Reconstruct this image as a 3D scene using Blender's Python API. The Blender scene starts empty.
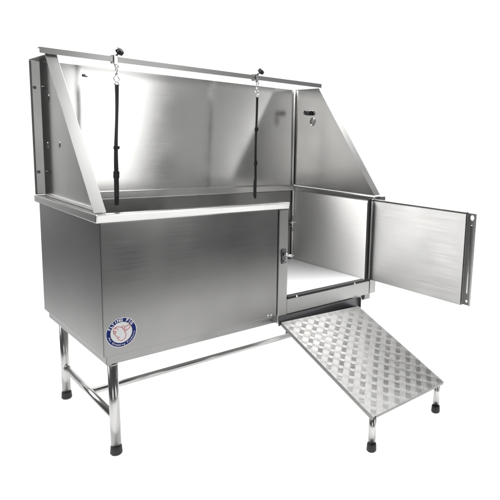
import bpy, bmesh, math, random
from mathutils import Vector, Matrix
random.seed(7)
S = bpy.context.scene
COL = S.collection

# ------------------------------------------------------------------ camera
RT = Vector((0.7192253, -0.6938754, 0.0353824)); UP = Vector((0.0772216, 0.1304459, 0.9884436))
FW = Vector((0.6904721, 0.7081814, -0.1474022)); CP = Vector((-0.57635, -1.65562, 1.04238))
cam = bpy.data.cameras.new('camera'); co = bpy.data.objects.new('camera', cam); COL.objects.link(co)
m = Matrix((RT, UP, -FW)).transposed().to_4x4(); m.translation = CP; co.matrix_world = m
cam.sensor_width = 36; cam.lens = 537.404/500*36
cam.shift_x = -94.73/500; cam.shift_y = -28.58/500
cam.clip_end = 100; cam.clip_start = .05
S.camera = co

# ------------------------------------------------------------------ world and exposure
W = bpy.data.worlds.new('World'); S.world = W; W.use_nodes = True
bg = W.node_tree.nodes['Background']; bg.inputs[0].default_value = (.95, .97, 1, 1); bg.inputs[1].default_value = .09
S.view_settings.view_transform = 'Standard'; S.view_settings.look = 'None'
S.view_settings.exposure = 0; S.view_settings.gamma = 1

# ------------------------------------------------------------------ studio lamps: reflected softboxes, plus added unseen fills
def area_lamp(name, loc, target, sx, sy, radiance, col=(1, 1, 1), spread=180):
    l = bpy.data.lights.new(name, 'AREA'); l.shape = 'RECTANGLE'; l.size = sx; l.size_y = sy
    l.energy = radiance*math.pi*sx*sy; l.color = col; l.spread = math.radians(spread)
    o = bpy.data.objects.new(name, l); COL.objects.link(o); o.location = loc
    o.rotation_euler = (Vector(target)-Vector(loc)).to_track_quat('-Z', 'Y').to_euler()
    return o
ut = area_lamp('added_floor_backlight', (3.37, 1.04, -.4), (3.37, 1.04, 0), 7.4, 7.4, 1.75)  # unseen lamp added below the sheet to keep the floor white and shadowless
ut.rotation_euler = (math.pi, 0, math.radians(-12))
area_lamp('added_wall_backlight', (3.0, 5.9, 2.3), (3.0, 4.5, 2.3), 8, 6, 2.0)  # added behind the back wall so the backdrop stays white
area_lamp('added_side_backlight', (8.2, 1.6, 2.3), (6.5, 1.6, 2.3), 8, 6, 2.1)  # unseen lamp added behind the right wall to whiten it
area_lamp('added_overhead_fill', (2.0, .35, 3.3), (1.5, .4, 0), 1.75, 2.0, 12.0)  # added above to brighten the basin floor
area_lamp('added_ramp_fill', (4.6, .6, 3.6), (2.0, .5, 0), 2.6, 3.0, .25)  # weak unseen fill, added to lighten the ramp
fs = area_lamp('front_softbox', (2.12, -4.2, 1.5), (2.12, .6, 1.5), .9, 2.1, 3.9); fs.rotation_euler.rotate_axis('Z', math.radians(-12))
area_lamp('fill_softbox', (4.0, -4.2, 1.2), (4.0, .5, 1.2), 2.0, 1.8, .36)
st = area_lamp('strip_softbox', (4.35, -4.15, 1.25), (4.35, .5, 1.25), .30, 2.0, 1.6); st.rotation_euler.rotate_axis('Z', math.radians(-28))
area_lamp('added_side_panel_fill', (-2.6, -3.3, 1.2), (.9, .6, 1.0), 1.6, 1.8, 1.7)  # added behind the viewer to brighten the right side panel by double bounce
area_lamp('added_door_fill', (-2.2, 2.6, 3.0), (1.2, -.2, .7), 2.2, 1.9, .38, spread=60)  # unseen fill added to brighten the inner face of the door
area_lamp('added_inner_wall_fill', (-.7, 2.4, 3.9), (1.2, .2, .6), 2.2, 1.6, 5.0, spread=50)  # added steeply above to brighten the right inner wall

# ------------------------------------------------------------------ materials
def newmat(name):
    m = bpy.data.materials.new(name); m.use_nodes = True
    nt = m.node_tree; b = nt.nodes['Principled BSDF']
    return m, nt, b
def N(nt, t, **k):
    n = nt.nodes.new(t)
    for a, v in k.items(): setattr(n, a, v)
    return n
def plain(name, col, rough=.5, metal=0, bump=0, bscale=200):
    m, nt, b = newmat(name)
    b.inputs['Base Color'].default_value = (*col, 1); b.inputs['Roughness'].default_value = rough; b.inputs['Metallic'].default_value = metal
    tc = N(nt, 'ShaderNodeTexCoord'); no = N(nt, 'ShaderNodeTexNoise'); no.inputs['Scale'].default_value = bscale
    nt.links.new(tc.outputs['Object'], no.inputs['Vector'])
    mr = N(nt, 'ShaderNodeMapRange'); mr.inputs[3].default_value = max(0, rough-.07); mr.inputs[4].default_value = min(1, rough+.07)
    nt.links.new(no.outputs[0], mr.inputs[0]); nt.links.new(mr.outputs[0], b.inputs['Roughness'])
    if bump:
        bp = N(nt, 'ShaderNodeBump'); bp.inputs['Strength'].default_value = bump; bp.inputs['Distance'].default_value = .0005
        nt.links.new(no.outputs[0], bp.inputs['Height']); nt.links.new(bp.outputs[0], b.inputs['Normal'])
    if name.startswith('sticker'): b.inputs['Specular IOR Level'].default_value = .12
    return m
def steel(name, base=.55, rough=.27, aniso=.7, grain=(5, 900), streak=.05, wave=.06, rot=0.25, fine=.12):
    """brushed sheet steel: grain along U, gentle panel waviness, smudges in the gloss"""
    m, nt, b = newmat(name); L = nt.links.new
    b.inputs['Metallic'].default_value = 1
    uv = N(nt, 'ShaderNodeUVMap', uv_map='UVMap')
    mp = N(nt, 'ShaderNodeMapping'); mp.inputs['Scale'].default_value = (grain[0], grain[1], 1); L(uv.outputs[0], mp.inputs[0])
    g = N(nt, 'ShaderNodeTexNoise'); g.inputs['Scale'].default_value = 1; g.inputs['Detail'].default_value = 4; g.inputs['Roughness'].default_value = .65; L(mp.outputs[0], g.inputs['Vector'])
    tc = N(nt, 'ShaderNodeTexCoord')
    s = N(nt, 'ShaderNodeTexNoise'); s.inputs['Scale'].default_value = 7; s.inputs['Detail'].default_value = 1; L(tc.outputs['Object'], s.inputs['Vector'])
    w = N(nt, 'ShaderNodeTexNoise'); w.inputs['Scale'].default_value = 2.2; w.inputs['Detail'].default_value = 0; L(tc.outputs['Object'], w.inputs['Vector'])
    c = N(nt, 'ShaderNodeMapRange'); c.inputs[3].default_value = base*(1-streak); c.inputs[4].default_value = base*(1+streak); L(g.outputs[0], c.inputs[0])
    cc = N(nt, 'ShaderNodeCombineColor')
    for i, k in enumerate((1.0, .992, .972)):
        mu = N(nt, 'ShaderNodeMath', operation='MULTIPLY'); mu.inputs[1].default_value = k; L(c.outputs[0], mu.inputs[0]); L(mu.outputs[0], cc.inputs[i])
    L(cc.outputs[0], b.inputs['Base Color'])
    r1 = N(nt, 'ShaderNodeMapRange'); r1.inputs[1].default_value = .3; r1.inputs[2].default_value = .7
    r1.inputs[3].default_value = rough-.015; r1.inputs[4].default_value = rough+.02; L(s.outputs[0], r1.inputs[0])
    r2 = N(nt, 'ShaderNodeMapRange'); r2.inputs[3].default_value = -.06; r2.inputs[4].default_value = .06; L(g.outputs[0], r2.inputs[0])
    ad = N(nt, 'ShaderNodeMath', operation='ADD'); L(r1.outputs[0], ad.inputs[0]); L(r2.outputs[0], ad.inputs[1]); L(ad.outputs[0], b.inputs['Roughness'])
    b.inputs['Anisotropic'].default_value = aniso; b.inputs['Anisotropic Rotation'].default_value = rot
    tg = N(nt, 'ShaderNodeTangent', direction_type='UV_MAP', uv_map='UVMap'); L(tg.outputs[0], b.inputs['Tangent'])
    b1 = N(nt, 'ShaderNodeBump'); b1.inputs['Strength'].default_value = wave; b1.inputs['Distance'].default_value = .02; L(w.outputs[0], b1.inputs['Height'])
    b2 = N(nt, 'ShaderNodeBump'); b2.inputs['Strength'].default_value = fine; b2.inputs['Distance'].default_value = .0002
    L(g.outputs[0], b2.inputs['Height']); L(b1.outputs[0], b2.inputs['Normal']); L(b2.outputs[0], b.inputs['Normal'])
    return m
M = dict(
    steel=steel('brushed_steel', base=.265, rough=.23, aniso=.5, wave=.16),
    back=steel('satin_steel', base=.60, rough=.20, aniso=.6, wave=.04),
    matte=steel('matte_steel', base=.50, rough=.44, aniso=.7, wave=.10, streak=.10, grain=(4, 160)),
    flange=steel('flange_steel', base=.39, rough=.34, aniso=.3, wave=.05, grain=(60, 700), streak=.03, fine=.03),
    lit_steel=steel('lit_satin_steel', base=.88, rough=.62, aniso=.4, wave=.08, streak=.06, grain=(4, 160)),  # steel made paler, its colour stands in for light on the inner wall
    frame=steel('frame_steel', base=.42, rough=.32, aniso=.4, wave=.05, grain=(20, 800), fine=.05),
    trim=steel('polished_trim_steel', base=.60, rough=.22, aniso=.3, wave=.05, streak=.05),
    tube=steel('tube_steel', base=.52, rough=.22, aniso=.2, wave=0, streak=.04),
    chrome=plain('chrome', (.8, .8, .8), .12, 1),
    dark=plain('dark_steel', (.16, .16, .165), .42, 1),
    alu=steel('aluminium_tread', base=.35, rough=.60, aniso=.2, grain=(28, 40), wave=0, streak=.22),
    rubber=plain('black_rubber', (.012, .012, .012), .55, 0, .4, 300),
    plastic=plain('black_plastic', (.012, .012, .013), .35, 0),
    web=plain('black_webbing', (.014, .014, .015), .75, 0, 1, 900),
    mat_white=plain('white_plastic', (.93, .93, .935), .35, 0),
    blue=plain('sticker_blue', (.010, .022, .16), .35),
    white=plain('sticker_white', (.85, .85, .85), .35),
    red=plain('sticker_red', (.62, .07, .08), .4),
)
def paper():
    m, nt, b = newmat('backdrop_paper'); L = nt.links.new
    out = nt.nodes['Material Output']; nt.nodes.remove(b)
    d = N(nt, 'ShaderNodeBsdfDiffuse'); t = N(nt, 'ShaderNodeBsdfTranslucent'); mx = N(nt, 'ShaderNodeMixShader')
    d.inputs[0].default_value = (.9, .9, .9, 1); t.inputs[0].default_value = (.95, .95, .95, 1); mx.inputs[0].default_value = .6
    L(d.outputs[0], mx.inputs[1]); L(t.outputs[0], mx.inputs[2]); L(mx.outputs[0], out.inputs[0])
    return m
M['paper'] = paper()

# ------------------------------------------------------------------ mesh helpers
def set_uv(bm):
    uv = bm.loops.layers.uv.get('UVMap') or bm.loops.layers.uv.new('UVMap')
    for f in bm.faces:
        n = f.normal
        ax, ay, az = abs(n.x), abs(n.y), abs(n.z)
        for l in f.loops:
            c = l.vert.co
            if az > .8: l[uv].uv = (c.x, c.y)
            elif ax > ay: l[uv].uv = (c.y, c.z)
            else: l[uv].uv = (c.x, c.z)
class MB:
    def __init__(s): s.bm = bmesh.new(); s.mi = 0
    def box(s, x0, x1, y0, y1, z0, z1, bev=0):
        r = bmesh.ops.create_cube(s.bm, size=1)
        for v in r['verts']:
            v.co = Vector(((x0+x1)/2+v.co.x*(x1-x0), (y0+y1)/2+v.co.y*(y1-y0), (z0+z1)/2+v.co.z*(z1-z0)))
        fs = {f for v in r['verts'] for f in v.link_faces}
        for f in fs: f.material_index = s.mi
        if bev:
            es = {e for v in r['verts'] for e in v.link_edges}
            bmesh.ops.bevel(s.bm, geom=list(es), offset=bev, segments=2, affect='EDGES', profile=.6)
        return s
    def prism(s, pts, d):
        """closed polygon pts (3D, planar) extruded by vector d"""
        d = Vector(d); a = [s.bm.verts.new(Vector(p)) for p in pts]; b = [s.bm.verts.new(Vector(p)+d) for p in pts]
        n = len(pts); fs = [s.bm.faces.new(a[::-1]), s.bm.faces.new(b)]
        for i in range(n): fs.append(s.bm.faces.new((a[i], a[(i+1) % n], b[(i+1) % n], b[i])))
        for f in fs: f.material_index = s.mi
        bmesh.ops.recalc_face_normals(s.bm, faces=fs); return s
    def tube(s, pts, r, seg=20, caps=True):
        pts = [Vector(p) for p in pts]; rings = []
        rr = r if isinstance(r, (list, tuple)) else [r]*len(pts)
        t0 = (pts[1]-pts[0]).normalized(); ref = Vector((0, 0, 1)) if abs(t0.z) < .9 else Vector((1, 0, 0))
        for i, p in enumerate(pts):
            t = (pts[min(i+1, len(pts)-1)]-pts[max(i-1, 0)]).normalized()
            u = ref.cross(t).normalized(); v = t.cross(u).normalized()
            rings.append([s.bm.verts.new(p+(u*math.cos(2*math.pi*k/seg)+v*math.sin(2*math.pi*k/seg))*rr[i]) for k in range(seg)])
        for A, B in zip(rings, rings[1:]):
            for k in range(seg):
                f = s.bm.faces.new((A[k], A[(k+1) % seg], B[(k+1) % seg], B[k])); f.smooth = True; f.material_index = s.mi
        if caps:
            for f in (s.bm.faces.new(rings[0][::-1]), s.bm.faces.new(rings[-1])): f.material_index = s.mi
        return s
    def torus(s, c, ax, R, r, seg=20, seg2=8, arc=2*math.pi, start=0):
        c = Vector(c); ax = Vector(ax).normalized(); u = ax.orthogonal().normalized(); v = ax.cross(u)
        n = seg; rings = []; full = arc > 6.28
        for i in range(n+(0 if full else 1)):
            a = start+arc*i/n; d = u*math.cos(a)+v*math.sin(a)
            rings.append([s.bm.verts.new(c+d*(R+r*math.cos(2*math.pi*k/seg2))+ax*r*math.sin(2*math.pi*k/seg2)) for k in range(seg2)])
        m_ = len(rings)
        for i in range(m_ if full else m_-1):
            A, B = rings[i], rings[(i+1) % m_]
            for k in range(seg2):
                f = s.bm.faces.new((A[k], B[k], B[(k+1) % seg2], A[(k+1) % seg2])); f.smooth = True; f.material_index = s.mi
        return s
    def ball(s, c, r, sc=(1, 1, 1), seg=20):
        q = bmesh.ops.create_uvsphere(s.bm, u_segments=seg, v_segments=seg//2, radius=r)
        for v in q['verts']: v.co = Vector(c)+Vector((v.co.x*sc[0], v.co.y*sc[1], v.co.z*sc[2]))
        for f in {f for v in q['verts'] for f in v.link_faces}: f.smooth = True; f.material_index = s.mi
        return s
    def build(s, name, mats, parent=None, bevel=0):
        set_uv(s.bm)
        me = bpy.data.meshes.new(name); s.bm.to_mesh(me); s.bm.free()
        for m_ in (mats if isinstance(mats, (list, tuple)) else [mats]): me.materials.append(m_)
        o = bpy.data.objects.new(name, me); COL.objects.link(o); o.parent = parent
        if bevel:
            b = o.modifiers.new('bevel', 'BEVEL'); b.width = bevel; b.segments = 2; b.limit_method = 'ANGLE'; b.angle_limit = math.radians(40)
        return o
def empty(name, label, cat, loc=(0, 0, 0), group=None):
    o = bpy.data.objects.new(name, None); COL.objects.link(o); o.empty_display_size = .05
    o['label'] = label; o['category'] = cat
    if group: o['group'] = group
    return o
def holed_plate(outer, holes, to3d, depth):
    """flat plate with holes, returned as bmesh; to3d maps (a, b, t) to a point"""
    cu = bpy.data.curves.new('outline', 'CURVE'); cu.dimensions = '2D'; cu.fill_mode = 'BOTH'; cu.extrude = depth/2
    for pl in [outer]+holes:
        sp = cu.splines.new('POLY'); sp.points.add(len(pl)-1); sp.use_cyclic_u = True
        for q, (a, b) in zip(sp.points, pl): q.co = (a, b, 0, 1)
    o = bpy.data.objects.new('outline', cu); COL.objects.link(o)
    dg = bpy.context.evaluated_depsgraph_get(); me = bpy.data.meshes.new_from_object(o.evaluated_get(dg))
    bm = bmesh.new(); bm.from_mesh(me); bpy.data.meshes.remove(me); bpy.data.objects.remove(o); bpy.data.curves.remove(cu)
    for v in bm.verts: v.co = to3d(v.co.x, v.co.y, v.co.z)
    bmesh.ops.remove_doubles(bm, verts=bm.verts, dist=1e-5); bmesh.ops.recalc_face_normals(bm, faces=bm.faces)
    return bm
def circ(ca, cb, r, n=20, sa=1, sb=1): return [(ca+r*sa*math.cos(2*math.pi*i/n), cb+r*sb*math.sin(2*math.pi*i/n)) for i in range(n)]

# ------------------------------------------------------------------ the white cove (floor curving up behind and to the right)
def cove():
    bm = bmesh.new(); R = 1.0
    def prof(d_edge):   # distance inside the cove edge -> lifted height
        return 0
    x0, x1, y0, y1, H = -1.4, 6.6, -1.6, 4.6, 5.0
    # profile parameter list: (offset along the ground from the inner start of the curve, height)
    curve = [(R*math.sin(a), R*(1-math.cos(a))) for a in [math.pi/2*i/14 for i in range(15)]]+[(R, R+(H-R)*(i+1)/4) for i in range(4)]
    # rows in plan: a rounded corner between the two walls
    rc = 1.6
    base = [(x0, y1-R)] + [(x0+(x1-R-rc-x0)*i/6, y1-R) for i in range(1, 7)]
    base += [(x1-R-rc+rc*math.sin(a), y1-R-rc+rc*math.cos(a)) for a in [math.pi/2*i/10 for i in range(1, 11)]]
    base += [(x1-R, y1-R-rc+(y0-(y1-R-rc))*i/6) for i in range(1, 7)]
    nrm = [(0, 1)]*7+[(math.sin(math.pi/2*i/10), math.cos(math.pi/2*i/10)) for i in range(1, 11)]+[(1, 0)]*6
    grid = [[bm.verts.new((bx+nx*c, by+ny*c, h)) for c, h in curve] for (bx, by), (nx, ny) in zip(base, nrm)]
    for A, B in zip(grid, grid[1:]):
        for k in range(len(curve)-1):
            f = bm.faces.new((A[k], B[k], B[k+1], A[k+1])); f.smooth = True
    corner = bm.verts.new((x0, y0, 0))
    f = bm.faces.new([g[0] for g in grid]+[corner]); f.smooth = True
    bmesh.ops.recalc_face_normals(bm, faces=bm.faces)
    me = bpy.data.meshes.new('floor'); bm.to_mesh(me); bm.free(); me.materials.append(M['paper'])
    o = bpy.data.objects.new('floor', me); COL.objects.link(o); o['kind'] = 'structure'
cove()

# ------------------------------------------------------------------ the tub
ZR, ZB, ZT, D = .797, .338, 1.302, .645
tub = empty('grooming_tub', 'brushed stainless steel dog grooming tub with high splash panels and open side door', 'grooming tub')
XR = 1.25
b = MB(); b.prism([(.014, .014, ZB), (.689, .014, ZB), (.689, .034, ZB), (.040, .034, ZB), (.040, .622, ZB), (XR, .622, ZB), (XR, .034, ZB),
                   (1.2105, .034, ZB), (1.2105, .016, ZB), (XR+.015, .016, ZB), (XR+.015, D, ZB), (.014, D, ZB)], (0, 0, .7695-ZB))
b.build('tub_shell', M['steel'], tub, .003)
# folded rim
b = MB()
b.prism([(0, 0, .770), (.737, 0, .770), (.737, .036, .770), (.044, .036, .770), (.044, D+.010, .770), (0, D+.010, .770)], (0, 0, ZR-.770))
for v in b.bm.verts:
    if v.co.z < .775 and v.co.y < .001: v.co.y = .007
b.build('front_rim', M['trim'], tub, .004)
b = MB(); b.box(XR-.004, 1.300, .0, D+.010, .770, ZR-.002); b.build('side_rim', M['trim'], tub, .004)
b = MB(); b.box(.045, XR-.005, .612, D+.004, .7705, .801); b.build('back_ledge', M['trim'], tub, .002)
# lower tray
b = MB(); b.box(.026, XR, .026, D-.012, .306, ZB-.0005); b.build('drip_tray', M['steel'], tub, .003)
# floor of the basin
b = MB(); b.box(.041, XR-.001, .0345, .6215, .372, .3925); b.build('basin_floor', M['mat_white'], tub, .002)
# splash panels
b = MB(); b.box(.041, XR+.003, .632, .636, .8012, ZT-.002); bp = b.build('back_panel', M['back'], tub)
b = MB(); b.box(.190, .197, .6311, .6319, .8015, 1.255); b.build('reflection_line', M['back'], bp)  # raised strip added to stand in for a reflection edge
b = MB(); b.tube([(.190, .6318, 1.263), (.190, .625, 1.263)], .005, 12).box(.187, .203, .626, .6318, 1.257, 1.262, .001); b.build('panel_hook', M['dark'], bp)
b = MB(); b.tube([(XR-.006, .6255, .8012), (XR-.006, .6255, ZT-.003)], .0052, 16); b.build('corner_seam', M['lit_steel'], bp)
def wing(xp, sgn, name='side_panel'):
    # xp: inner face of the panel, flanges fold outwards in direction sgn
    t = .003*sgn; ys, yb = .445, D
    b = MB(); b.prism([(xp, yb, ZR+.001), (xp, yb, ZT), (xp, ys, ZT), (xp, .030, ZR+.001)], (t, 0, 0))
    p = b.build(name, M['back'], tub)
    w = .036*sgn
    b = MB()
    b.box(*sorted((xp+t, xp+w)), ys+.003, yb, ZT-.003, ZT)
    b.box(*sorted((xp+t, xp+w)), yb-.003, yb, ZR+.0015, ZT-.0035)
    b.prism([(xp+.030*sgn, yb-.0035, ZR+.004), (xp+.0033*sgn, yb-.0155, ZR+.004), (xp+.0033*sgn, yb-.0035, ZR+.004)], (0, 0, ZT-.004-ZR-.004))
    b.box(*sorted((xp+t, xp+t+.012*sgn)), .06, yb-.049, ZR+.0012, ZR+.006)
    b.build('panel_flange', M['flange'], p, .001)
    dy, dz = .030-ys, ZR+.001-ZT; L = math.hypot(dy, dz); ny, nz = -(-dz)/L*1, (-dy)/L  # outward normal of the slope
    ny, nz = dz/L, -dy/L
    q = .003
    b = MB()
    b.prism([(xp-.002*sgn, ys+ny*.0005, ZT+nz*.0005+.001), (xp-.002*sgn, .030+ny*.0005, ZR+.003), (xp-.002*sgn, .030+ny*q, ZR+.003-.0), (xp-.002*sgn, ys+ny*q, ZT+nz*q+.001)], (.038*sgn, 0, 0))
    b.build('sloped_edge', M['flange'], p, .0008)
    return p
wl = wing(.038, -1); wr = wing(XR+.004, 1)
def bolt(x, y, z, d, r, mat, parent, h=.004, name='bolt'):
    p = Vector((x, y, z)); d = Vector(d); b = MB()
    b.tube([p, p+d*h*.6, p+d*h], [r, r, r*.7], 12); return b.build(name, M[mat], parent)
for y, z in ((.600, 1.2), (.600, .885)):
    bolt(.0348, y+.005, z, (-1, 0, 0), .006, 'dark', wl)
    bolt(.0160, .6385, z, (-.4, -.92, 0), .006, 'dark', wl)
for y, z, r in ((.542, 1.16, .013), (.58, .989, .012), (.438, .993, .012), (.285, 1.05, .005)):
    b = MB(); b.ball((.0348, y, z), r, (.16, 1, 1)); b.build('plug', M['steel' if r > .0125 else 'back'], wl)
# top rail (steel angle carried on the wings)
b = MB()
b.box(-.017, 1.262, .431, .4345, 1.3035, 1.3235); b.box(-.017, 1.262, .4347, .455, 1.3200, 1.3235)
b.build('top_rail', M['flange'], tub, .001)
# door frame
b = MB(); b.box(.6895, .7355, .008, .0335, .306, .7698); b.build('door_post', M['frame'], tub, .003)
b = MB(); b.box(.7358, 1.2225, .009, .0335, ZB, .4015)
b.build('door_sill', M['frame'], tub, .002)
b = MB(); b.box(1.2230, XR+.013, .006, .0155, ZB+.001, .7695); b.build('hinge_post', M['frame'], tub, .002)
b = MB(); b.box(1.194, 1.2095, .004, .0155, .4020, .789, .002); b.box(.7365, 1.1935, .004, .0335, .4020, .4115, .002)
g = b.build('door_gasket', M['rubber'], tub)
for x in (.785, .80, 1.13, 1.137):
    pass
bolt(.782, .004, .4065, (0, -1, 0), .0045, 'chrome', g, .002, 'screw'); bolt(1.118, .004, .4065, (0, -1, 0), .0045, 'chrome', g, .002, 'screw')
bolt(.660, .014, .350, (0, -1, 0), .005, 'chrome', tub, .003, 'screw'); bolt(.645, .014, .351, (0, -1, 0), .005, 'chrome', tub, .003, 'screw')
# latch on the post
b = MB(); b.box(.702, .722, .003, .0079, .553, .612, .002)
b.tube([(.712, .006, .590), (.712, -.006, .588)], .007, 14)
lt = b.build('latch', M['dark'], tub)
b = MB(); b.tube([(.708, -.004, .597), (.716, -.012, .590), (.730, -.014, .585), (.744, -.012, .588)], [.004, .005, .005, .006], 12)
b.tube([(.712, .003, .562), (.712, -.006, .562)], .0055, 12)
b.build('latch_lever', M['chrome'], lt)
b = MB(); b.box(XR-.0022, XR-.0004, .0355, .6215, .3930, .7695); b.build('lit_wall_sheet', M['lit_steel'], tub)  # added sheet over the shell, paler so the wall looks brightly lit
# strip and loop in the back corner of the basin
b = MB(); b.tube([(XR-.009, .614, .393), (XR-.009, .614, .7695)], .006, 16); b.build('corner_strip', M['lit_steel'], tub)
b = MB(); b.box(XR-.034, XR-.003, .596, .606, .594, .604, .002); b.box(XR-.030, XR-.006, .598, .606, .575, .580, .001)
b.tube([(XR-.018, .602, .640), (XR-.018, .602, .55)], .004, 10); b.build('corner_clip', M['chrome'], tub)
# hose fitting on the right panel
b = MB(); b.box(XR-.012, XR+.0035, .488, .530, 1.168, 1.192, .005)
b.tube([(XR-.011, .520, 1.181), (XR-.020, .520, 1.181)], .011, 16); b.tube([(XR-.011, .498, 1.178), (XR-.018, .498, 1.178)], .009, 16)
hf = b.build('hose_bracket', M['plastic'], tub)
b = MB(); b.torus((XR+.0035, .484, 1.136), (1, 0, 0), .019, .0025, 28); b.ball((XR+.0035, .484, 1.136), .017, (.12, 1, 1)); b.build('hose_grommet', M['frame'], hf)

# ------------------------------------------------------------------ legs and stretchers
def leg(x, y, dx, dy):
    b = MB(); b.tube([(x, y, .3055), (x+dx, y+dy, .028)], .0160, 28).torus((x, y, .3045), (0, 0, 1), .0165, .0022, 28, 6); l = b.build('leg', M['tube'], tub)
    b = MB(); b.tube([(x+dx, y+dy, .000), (x+dx, y+dy, .005), (x+dx, y+dy, .026), (x+dx, y+dy, .031)], [.0165, .0195, .0175, .0165], 24)
    b.build('rubber_foot', M['rubber'], l)
leg(.050, .042, -.004, -.022); leg(.0505, .535, -.003, -.012)
leg(1.160, .060, 0, -.01); leg(1.160, .535, 0, -.01)
b = MB(); b.tube([(.0485, .034, .121), (.0485, .514, .127)], .0115, 20).torus((.0485, .038, .121), (0, 1, 0), .0118, .0022, 20, 6).torus((.0485, .504, .127), (0, 1, 0), .0118, .0022, 20, 6); b.build('crossbar', M['tube'], tub)
b = MB(); b.tube([(1.160, .062, .138), (1.160, .514, .130)], .0115, 20); b.build('crossbar', M['tube'], tub)
b = MB(); b.tube([(.059, .27, .118), (1.149, .27, .120)], .0115, 20).torus((.061, .27, .118), (1, 0, 0), .0118, .0020, 20, 6); b.build('stretcher', M['tube'], tub)
b = MB(); b.tube([(1.201, .030, .3375), (1.201, .030, .324)], .011, 16); b.ball((1.201, .030, .320), .0115); b.build('rubber_bumper', M['rubber'], tub)

# ------------------------------------------------------------------ door, swung open towards the viewer's right
XD = 1.2165
door = MB()
door.box(XD, XD+.002, -.495, .018, .409, .785)          # inner skin
door.box(XD+.0022, XD+.018, -.495, .018, .7825, .785); door.box(XD+.0022, XD+.018, -.495, .018, .409, .4115)
door.box(XD+.0022, XD+.018, .0155, .018, .4117, .7823)
door.box(XD+.016, XD+.018, -.495, .0153, .4117, .7823)
do = door.build('door', M['matte'], tub, .0012)
outer = [(-.498, .412), (-.498, .7815), (-.532, .7815), (-.532, .412)]
bm = holed_plate(outer, [circ(-.514, .764, .0085, 20, 1, 1.25), circ(-.514, .428, .005, 16)], lambda a, c, t: Vector((XD+.015+t, a, c)), .002)
mb = MB(); mb.bm.free(); mb.bm = bm
mb.box(XD+.004, XD+.0138, -.532, -.5300, .412, .7815); mb.box(XD+.0022, XD+.0138, -.4995, -.4975, .412, .7815)
mb.build('latch_edge', M['flange'], do)
b = MB()
b.box(XD+.011, XD+.0135, -.518, -.511, .46, .735, .001)
b.build('latch_slot', M['chrome'], do)
b = MB(); b.box(XD-.0012, XD-.0001, -.494, .017, .779, .7848); b.build('door_lip', M['trim'], do)
b = MB(); b.tube([(1.2245, .000, .786), (1.2245, .000, .7955)], .006, 14); b.box(1.222, 1.262, -.004, .0055, .774, .7965, .002); b.build('hinge', M['steel'], do)

# ------------------------------------------------------------------ round sticker with lettering
def text_bm(bm, body, size, place, mi, thick=.00015):
    cu = bpy.data.curves.new('lettering', 'FONT'); cu.body = body; cu.size = size; cu.align_x = 'CENTER'; cu.align_y = 'CENTER'; cu.offset = size*(.04 if size > .012 else .012)
    o = bpy.data.objects.new('lettering', cu); COL.objects.link(o)
    dg = bpy.context.evaluated_depsgraph_get(); dg.update(); me = bpy.data.meshes.new_from_object(o.evaluated_get(dg))
    n0 = len(bm.verts); bm.verts.ensure_lookup_table(); f0 = len(bm.faces); bm.from_mesh(me); bm.verts.ensure_lookup_table(); bm.faces.ensure_lookup_table()
    for v in bm.verts[n0:]: v.co = place(v.co.x, v.co.y)
    for f in bm.faces[f0:]: f.material_index = mi
    bpy.data.meshes.remove(me); bpy.data.objects.remove(o); bpy.data.curves.remove(cu)
SC = Vector((.0705, .014, .4120)); SR = .0495
def sp(a, c, h): return Vector((SC.x+a, SC.y-h, SC.z+c))
b = MB(); bm = b.bm
def disc(r0, r1, h, mi, n=64):
    if r0 == 0:
        f = bm.faces.new([bm.verts.new(sp(x, y, h)) for x, y in circ(0, 0, r1, n)]); f.material_index = mi; return
    A = [bm.verts.new(sp(x, y, h)) for x, y in circ(0, 0, r0, n)]; B = [bm.verts.new(sp(x, y, h)) for x, y in circ(0, 0, r1, n)]
    for k in range(n): f = bm.faces.new((A[k], A[(k+1) % n], B[(k+1) % n], B[k])); f.material_index = mi
disc(0, SR, .0006, 0)                # white base
disc(SR*.955, SR, .0008, 0); disc(SR*.70, SR*.955, .0009, 1)
def arc_text(s, r, a0, a1, size, top=True):
    n = len(s)
    for i, ch in enumerate(s):
        if ch == ' ': continue
        a = math.radians(a0+(a1-a0)*i/(n-1)); ux, uy = math.cos(a), math.sin(a)
        if top: ex, ey = (uy, -ux), (ux, uy)
        else: ex, ey = (-uy, ux), (-ux, -uy)
        text_bm(bm, ch, size, lambda x, y: sp(ux*r+x*ex[0]+y*ey[0], uy*r+x*ex[1]+y*ey[1], .0012), 0)
arc_text('FLYING PIG', SR*.825, 155, 37, .0128)
arc_text('Pet Grooming Products', SR*.825, 196, 352, .0090, False)
def stroke(pts, w, mi, h=.0011):
    P = [Vector(p) for p in pts]; L_, R_ = [], []
    for i, p in enumerate(P):
        t = (P[min(i+1, len(P)-1)]-P[max(0, i-1)]).normalized(); n_ = Vector((-t.y, t.x))*w/2
        L_.append(bm.verts.new(sp(*(p+n_), h))); R_.append(bm.verts.new(sp(*(p-n_), h)))
    for i in range(len(P)-1): f = bm.faces.new((L_[i], L_[i+1], R_[i+1], R_[i])); f.material_index = mi
def smooth(pts, closed=False, n=6):
    out = []; m_ = len(pts)
    for i in range(m_ if closed else m_-1):
        g_ = lambda k: Vector(pts[k % m_] if closed else pts[max(0, min(m_-1, k))])
        p0, p1, p2, p3 = g_(i-1), g_(i), g_(i+1), g_(i+2)
        for j in range(n):
            t = j/n; out.append(.5*((2*p1)+(p2-p0)*t+(2*p0-5*p1+4*p2-p3)*t*t+(3*p1-p0-3*p2+p3)*t**3))
    out.append(Vector(pts[0] if closed else pts[-1])); return out
k = SR/200
def px(*q): return [((x-240)*k, (240-y)*k) for x, y in q]
head = px((140, 215), (135, 190), (155, 165), (185, 157), (215, 160), (245, 175), (268, 205), (285, 245), (298, 285), (290, 320), (262, 345), (235, 350), (208, 335), (190, 305), (172, 275), (150, 245))
stroke(smooth(head, True), .0016, 2)
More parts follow.
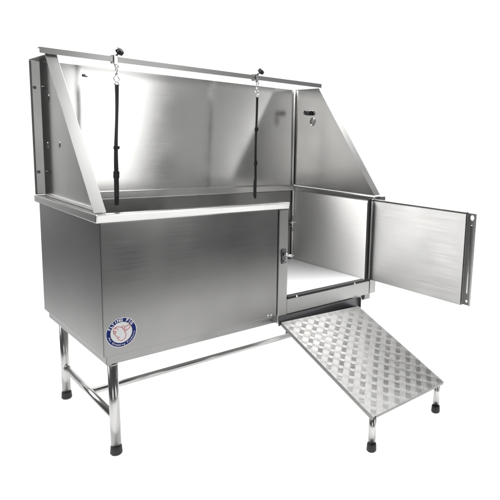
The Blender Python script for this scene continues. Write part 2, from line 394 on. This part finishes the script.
stroke(smooth(px((240, 178), (262, 158), (280, 172), (275, 195), (290, 215), (320, 215), (345, 195), (352, 165), (335, 158), (310, 172), (285, 180))), .0017, 2)
stroke(smooth(px((140, 212), (158, 205), (170, 218), (160, 236), (146, 232)), True), .0020, 2)
stroke(smooth(px((180, 190), (190, 184), (198, 192))), .0018, 2); stroke(smooth(px((192, 290), (205, 300), (222, 298))), .0014, 2)
stroke(smooth(px((285, 238), (300, 232), (312, 226))), .0014, 2); stroke(smooth(px((158, 178), (168, 166), (180, 176))), .0016, 2)
b.build('sticker', [M['white'], M['blue'], M['red']], tub)

# ------------------------------------------------------------------ ramp
ramp = empty('ramp', 'silver diamond tread aluminium ramp sloping down from the door of the tub', 'ramp')
TL, TR_ = Vector((.694, -.010, .3175)), Vector((1.098, -.046, .3165))
BL, BR = Vector((.6845, -.5320, .1325)), Vector((1.093, -.5275, .1325))
nrm = (TR_-TL).cross(BL-TL); nrm = -nrm.normalized() if nrm.z < 0 else nrm.normalized()
def rp(u, v, h=0): return (TL*(1-u)+TR_*u)*(1-v)+(BL*(1-u)+BR*u)*v+nrm*h
b = MB(); bm = b.bm
for (u0, u1, v0, v1, h0, h1) in ((0, 1, 0, 1, -.003, 0),):
    vs = [[bm.verts.new(rp(u, v, h)) for u, v in ((u0, v0), (u1, v0), (u1, v1), (u0, v1))] for h in (h0, h1)]
    bm.faces.new(vs[0][::-1]); bm.faces.new(vs[1])
    for i in range(4): bm.faces.new((vs[0][i], vs[0][(i+1) % 4], vs[1][(i+1) % 4], vs[1][i]))
bmesh.ops.recalc_face_normals(bm, faces=bm.faces)
WU, WV = (TR_-TL).length, (BL-TL).length
cell = .0300; nu, nv = int(WU/cell), int(WV/cell)
cu_, cv_ = WU/nu, WV/nv
def lens(cu, cv, ang, ln, wd, ht):
    ca, sa = math.cos(ang), math.sin(ang); n = 6; top = []; ring = []
    pts = []
    for i in range(n+1):
        t = -1+2*i/n; pts.append((t*ln/2, wd/2*(1-t*t)))
    loop = [(a, c) for a, c in pts]+[(a, -c) for a, c in pts[::-1][1:-1]]
    lo = []; hi = []
    for a, c in loop:
        U = cu+a*ca-c*sa; V = cv+a*sa+c*ca; lo.append(bm.verts.new(rp(U/WU, V/WV, .0001)))
        a2, c2 = a*.72, c*.35; U = cu+a2*ca-c2*sa; V = cv+a2*sa+c2*ca; hi.append(bm.verts.new(rp(U/WU, V/WV, ht)))
    m_ = len(loop)
    for i in range(m_):
        f = bm.faces.new((lo[i], lo[(i+1) % m_], hi[(i+1) % m_], hi[i])); f.smooth = True
    f = bm.faces.new(hi); f.smooth = True
    bmesh.ops.recalc_face_normals(bm, faces=[f])
for i in range(nu):
    for j in range(nv):
        a = math.radians(45) if (i+j) % 2 else math.radians(-45)
        cu, cv = (i+.5)*cu_, (j+.5)*cv_
        for q in (-2, -1, 0, 1, 2):
            o_ = q*.0056; lens(cu-o_*math.sin(a), cv+o_*math.cos(a), a+random.uniform(-.04, .04), 0.0250, .0033, .0007+random.uniform(-.0002, .0002))
bmesh.ops.recalc_face_normals(bm, faces=bm.faces)
b.build('tread_plate', M['alu'], ramp)
def slab(q, t, name, mat, bev=.001):
    b = MB(); b.prism(q, t); return b.build(name, M[mat], ramp, bev)
slab([rp(0, .01, -.0032), rp(0, 1, -.0032), rp(0, 1, -.016), rp(0, .01, -.016)], (.003, 0, 0), 'side_lip', 'alu')
slab([rp(1, .01, -.0032), rp(1, 1, -.0032), rp(1, 1, -.016), rp(1, .01, -.016)], (-.003, 0, 0), 'side_lip', 'alu')
slab([rp(.008, 1, -.0032), rp(.992, 1, -.0032), rp(.992, 1, -.014), rp(.008, 1, -.014)], (0, .003, 0), 'front_lip', 'alu')
b = MB()
b.prism([(.692, .003, .3365), (1.148, .003, .3365), (1.148, .003, .285), (.692, .003, .297)], (0, .004, 0))
b.prism([(.692, .0025, .3005), (.692, -.010, .311), (1.098, -.044, .311), (1.148, .0025, .2885)], (0, 0, -.003))
b.build('hook_plate', M['dark'], ramp)
b = MB(); b.box(1.1485, 1.152, -.012, .007, .288, .3365); b.build('hook_plate', M['trim'], ramp)
for u, x, y in ((.03, .698, -.519), (.97, 1.087, -.5)):
    b = MB(); b.tube([(x, y, .1325), (x, y, .026)], .0125, 24); l = b.build('leg', M['tube'], ramp)
    b = MB(); b.tube([(x, y, 0), (x, y, .004), (x, y, .024), (x, y, .029)], [.0145, .0172, .0160, .0145], 24); b.build('rubber_foot', M['rubber'], l)

# ------------------------------------------------------------------ two restraint straps clamped on the top rail
def strap(x0, x1, ztop, zend, wd, yaw, slides, tail, label, knob_dx):
    t = empty('restraint_strap', label, 'strap', group='black restraint straps clamped to the top rail')
    Y = .425
    # clamp round the rail
    b = MB()
    b.box(x0-.008, x0+.008, .4255, .4305, 1.292, 1.329, .002); b.box(x0-.010, x0+.010, .4310, .458, 1.3240, 1.329, .001); b.box(x0-.008, x0+.008, .4560, .461, 1.300, 1.3235, .001)
    b.torus((x0, .4225, 1.288), (0, 1, 0), .006, .0022, 16)
    c = b.build('clamp', M['back'], t)
    b = MB(); b.tube([(x0+.002, .430, 1.327), (x0+knob_dx, .418, 1.339)], .0035, 12); b.build('stem', M['dark'], c)
    b = MB(); dk = Vector((knob_dx, -.014, .016)).normalized(); p = Vector((x0+knob_dx, .418, 1.339))
    b.tube([p-dk*.006, p-dk*.004, p+dk*.010, p+dk*.013], [.008, .0125, .0135, .009], 20)
    for i in range(8):
        a = 2*math.pi*i/8; u = dk.orthogonal().normalized(); v = dk.cross(u); q = p+(u*math.cos(a)+v*math.sin(a))*.0112
        b.tube([q-dk*.003, q+dk*.010], .0040, 8)
    b.build('knob', M['plastic'], c)
    # snap hook and swivel
    b = MB(); z = 1.280
    b.torus((x0, Y, z-.006), (1, 0, 0), .009, .0020, 16)
    b.tube([(x0, Y, z-.013), (x0, Y, z-.024)], .0042, 12)
    b.torus((x0, Y, z-.036), (0, 1, 0), .0105, .0024, 18, arc=5.0, start=.6)
    b.tube([(x0+.004, Y, z-.026), (x0+.010, Y, z-.040)], .0022, 8)
    zz = z-.048
    while zz > ztop+.006: b.torus((x0, Y, zz), (1, 0, 0) if int(zz*1e3) % 2 else (0, 1, 0), .0052, .0017, 12); zz -= .0085
    cy, sy = math.cos(yaw), math.sin(yaw)
    R_ = lambda a, d, zc, xc: (xc+a*cy-d*sy, Y+a*sy+d*cy, zc)
    w2 = wd/2
    b.tube([R_(-w2-.002, 0, ztop, x0), R_(w2+.002, 0, ztop, x0)], .0022, 8)
    b.tube([R_(-w2-.002, 0, ztop, x0), R_(-w2*.4, 0, ztop+.010, x0), R_(w2*.4, 0, ztop+.010, x0), R_(w2+.002, 0, ztop, x0)], .0018, 8)
    b.build('snap_hook', M['chrome'], t)
    # webbing
    b = MB(); n = 40; prof = []
    for i in range(n+1):
        s = i/n; zc = ztop+(zend-ztop)*s; xc = x0+(x1-x0)*s+.0022*math.sin(s*8); tw = .3*math.sin(s*5.5)
        prof.append((xc, zc, tw, .0035*math.sin(s*6.3)))
    rows = []
    for xc, zc, tw, dy in prof:
        c_, s_ = math.cos(yaw+tw), math.sin(yaw+tw)
        rows.append([b.bm.verts.new((xc+a*c_-d*s_, Y+dy+a*s_+d*c_, zc)) for a, d in ((-w2, -.0010), (w2, -.0010), (w2, .0010), (-w2, .0010))])
    for A, B in zip(rows, rows[1:]):
        for k_ in range(4): b.bm.faces.new((A[k_], B[k_], B[(k_+1) % 4], A[(k_+1) % 4]))
    b.bm.faces.new(rows[0]); b.bm.faces.new(rows[-1][::-1])
    # doubled lower layer
    if tail:
        a_, z_, z2 = tail
        b.prism([R_(-w2*a_, -.0035, z_, x1), R_(w2*a_, -.0035, z_, x1), R_(w2*a_*1.15, -.0035, z2, x1), R_(-w2*a_*1.15, -.0035, z2, x1)], R_(0, -.0022, 0, 0) if 0 else (-.0022*-sy, -.0022*cy, 0))
    bmesh.ops.recalc_face_normals(b.bm, faces=b.bm.faces)
    b.build('webbing', M['web'], t)
    for zc, h in slides:
        s = (ztop-zc)/(ztop-zend); xc = x0+(x1-x0)*s
        b = MB(); pl = [R_(-w2-.003, -.004, zc-h/2, xc), R_(w2+.003, -.004, zc-h/2, xc), R_(w2+.004, -.004, zc+h/2, xc), R_(-w2-.002, -.004, zc+h/2, xc)]
        b.prism(pl, (.008*-sy, .008*cy, 0)); b.build('slide_buckle', M['plastic'], t, .0015)
    return t
strap(.2375, .2225, 1.222, .768, .0165, math.radians(15), ((.988, .012), (.885, .026)), (1.0, .90, .80),
      'wide black restraint strap hanging near the left side panel', .009)
strap(.8685, .8600, 1.228, .764, .0105, math.radians(-20), ((1.082, .018), (.928, .020)), (1.25, .85, .775),
      'narrow black restraint strap hanging in the middle of the back panel', .011)
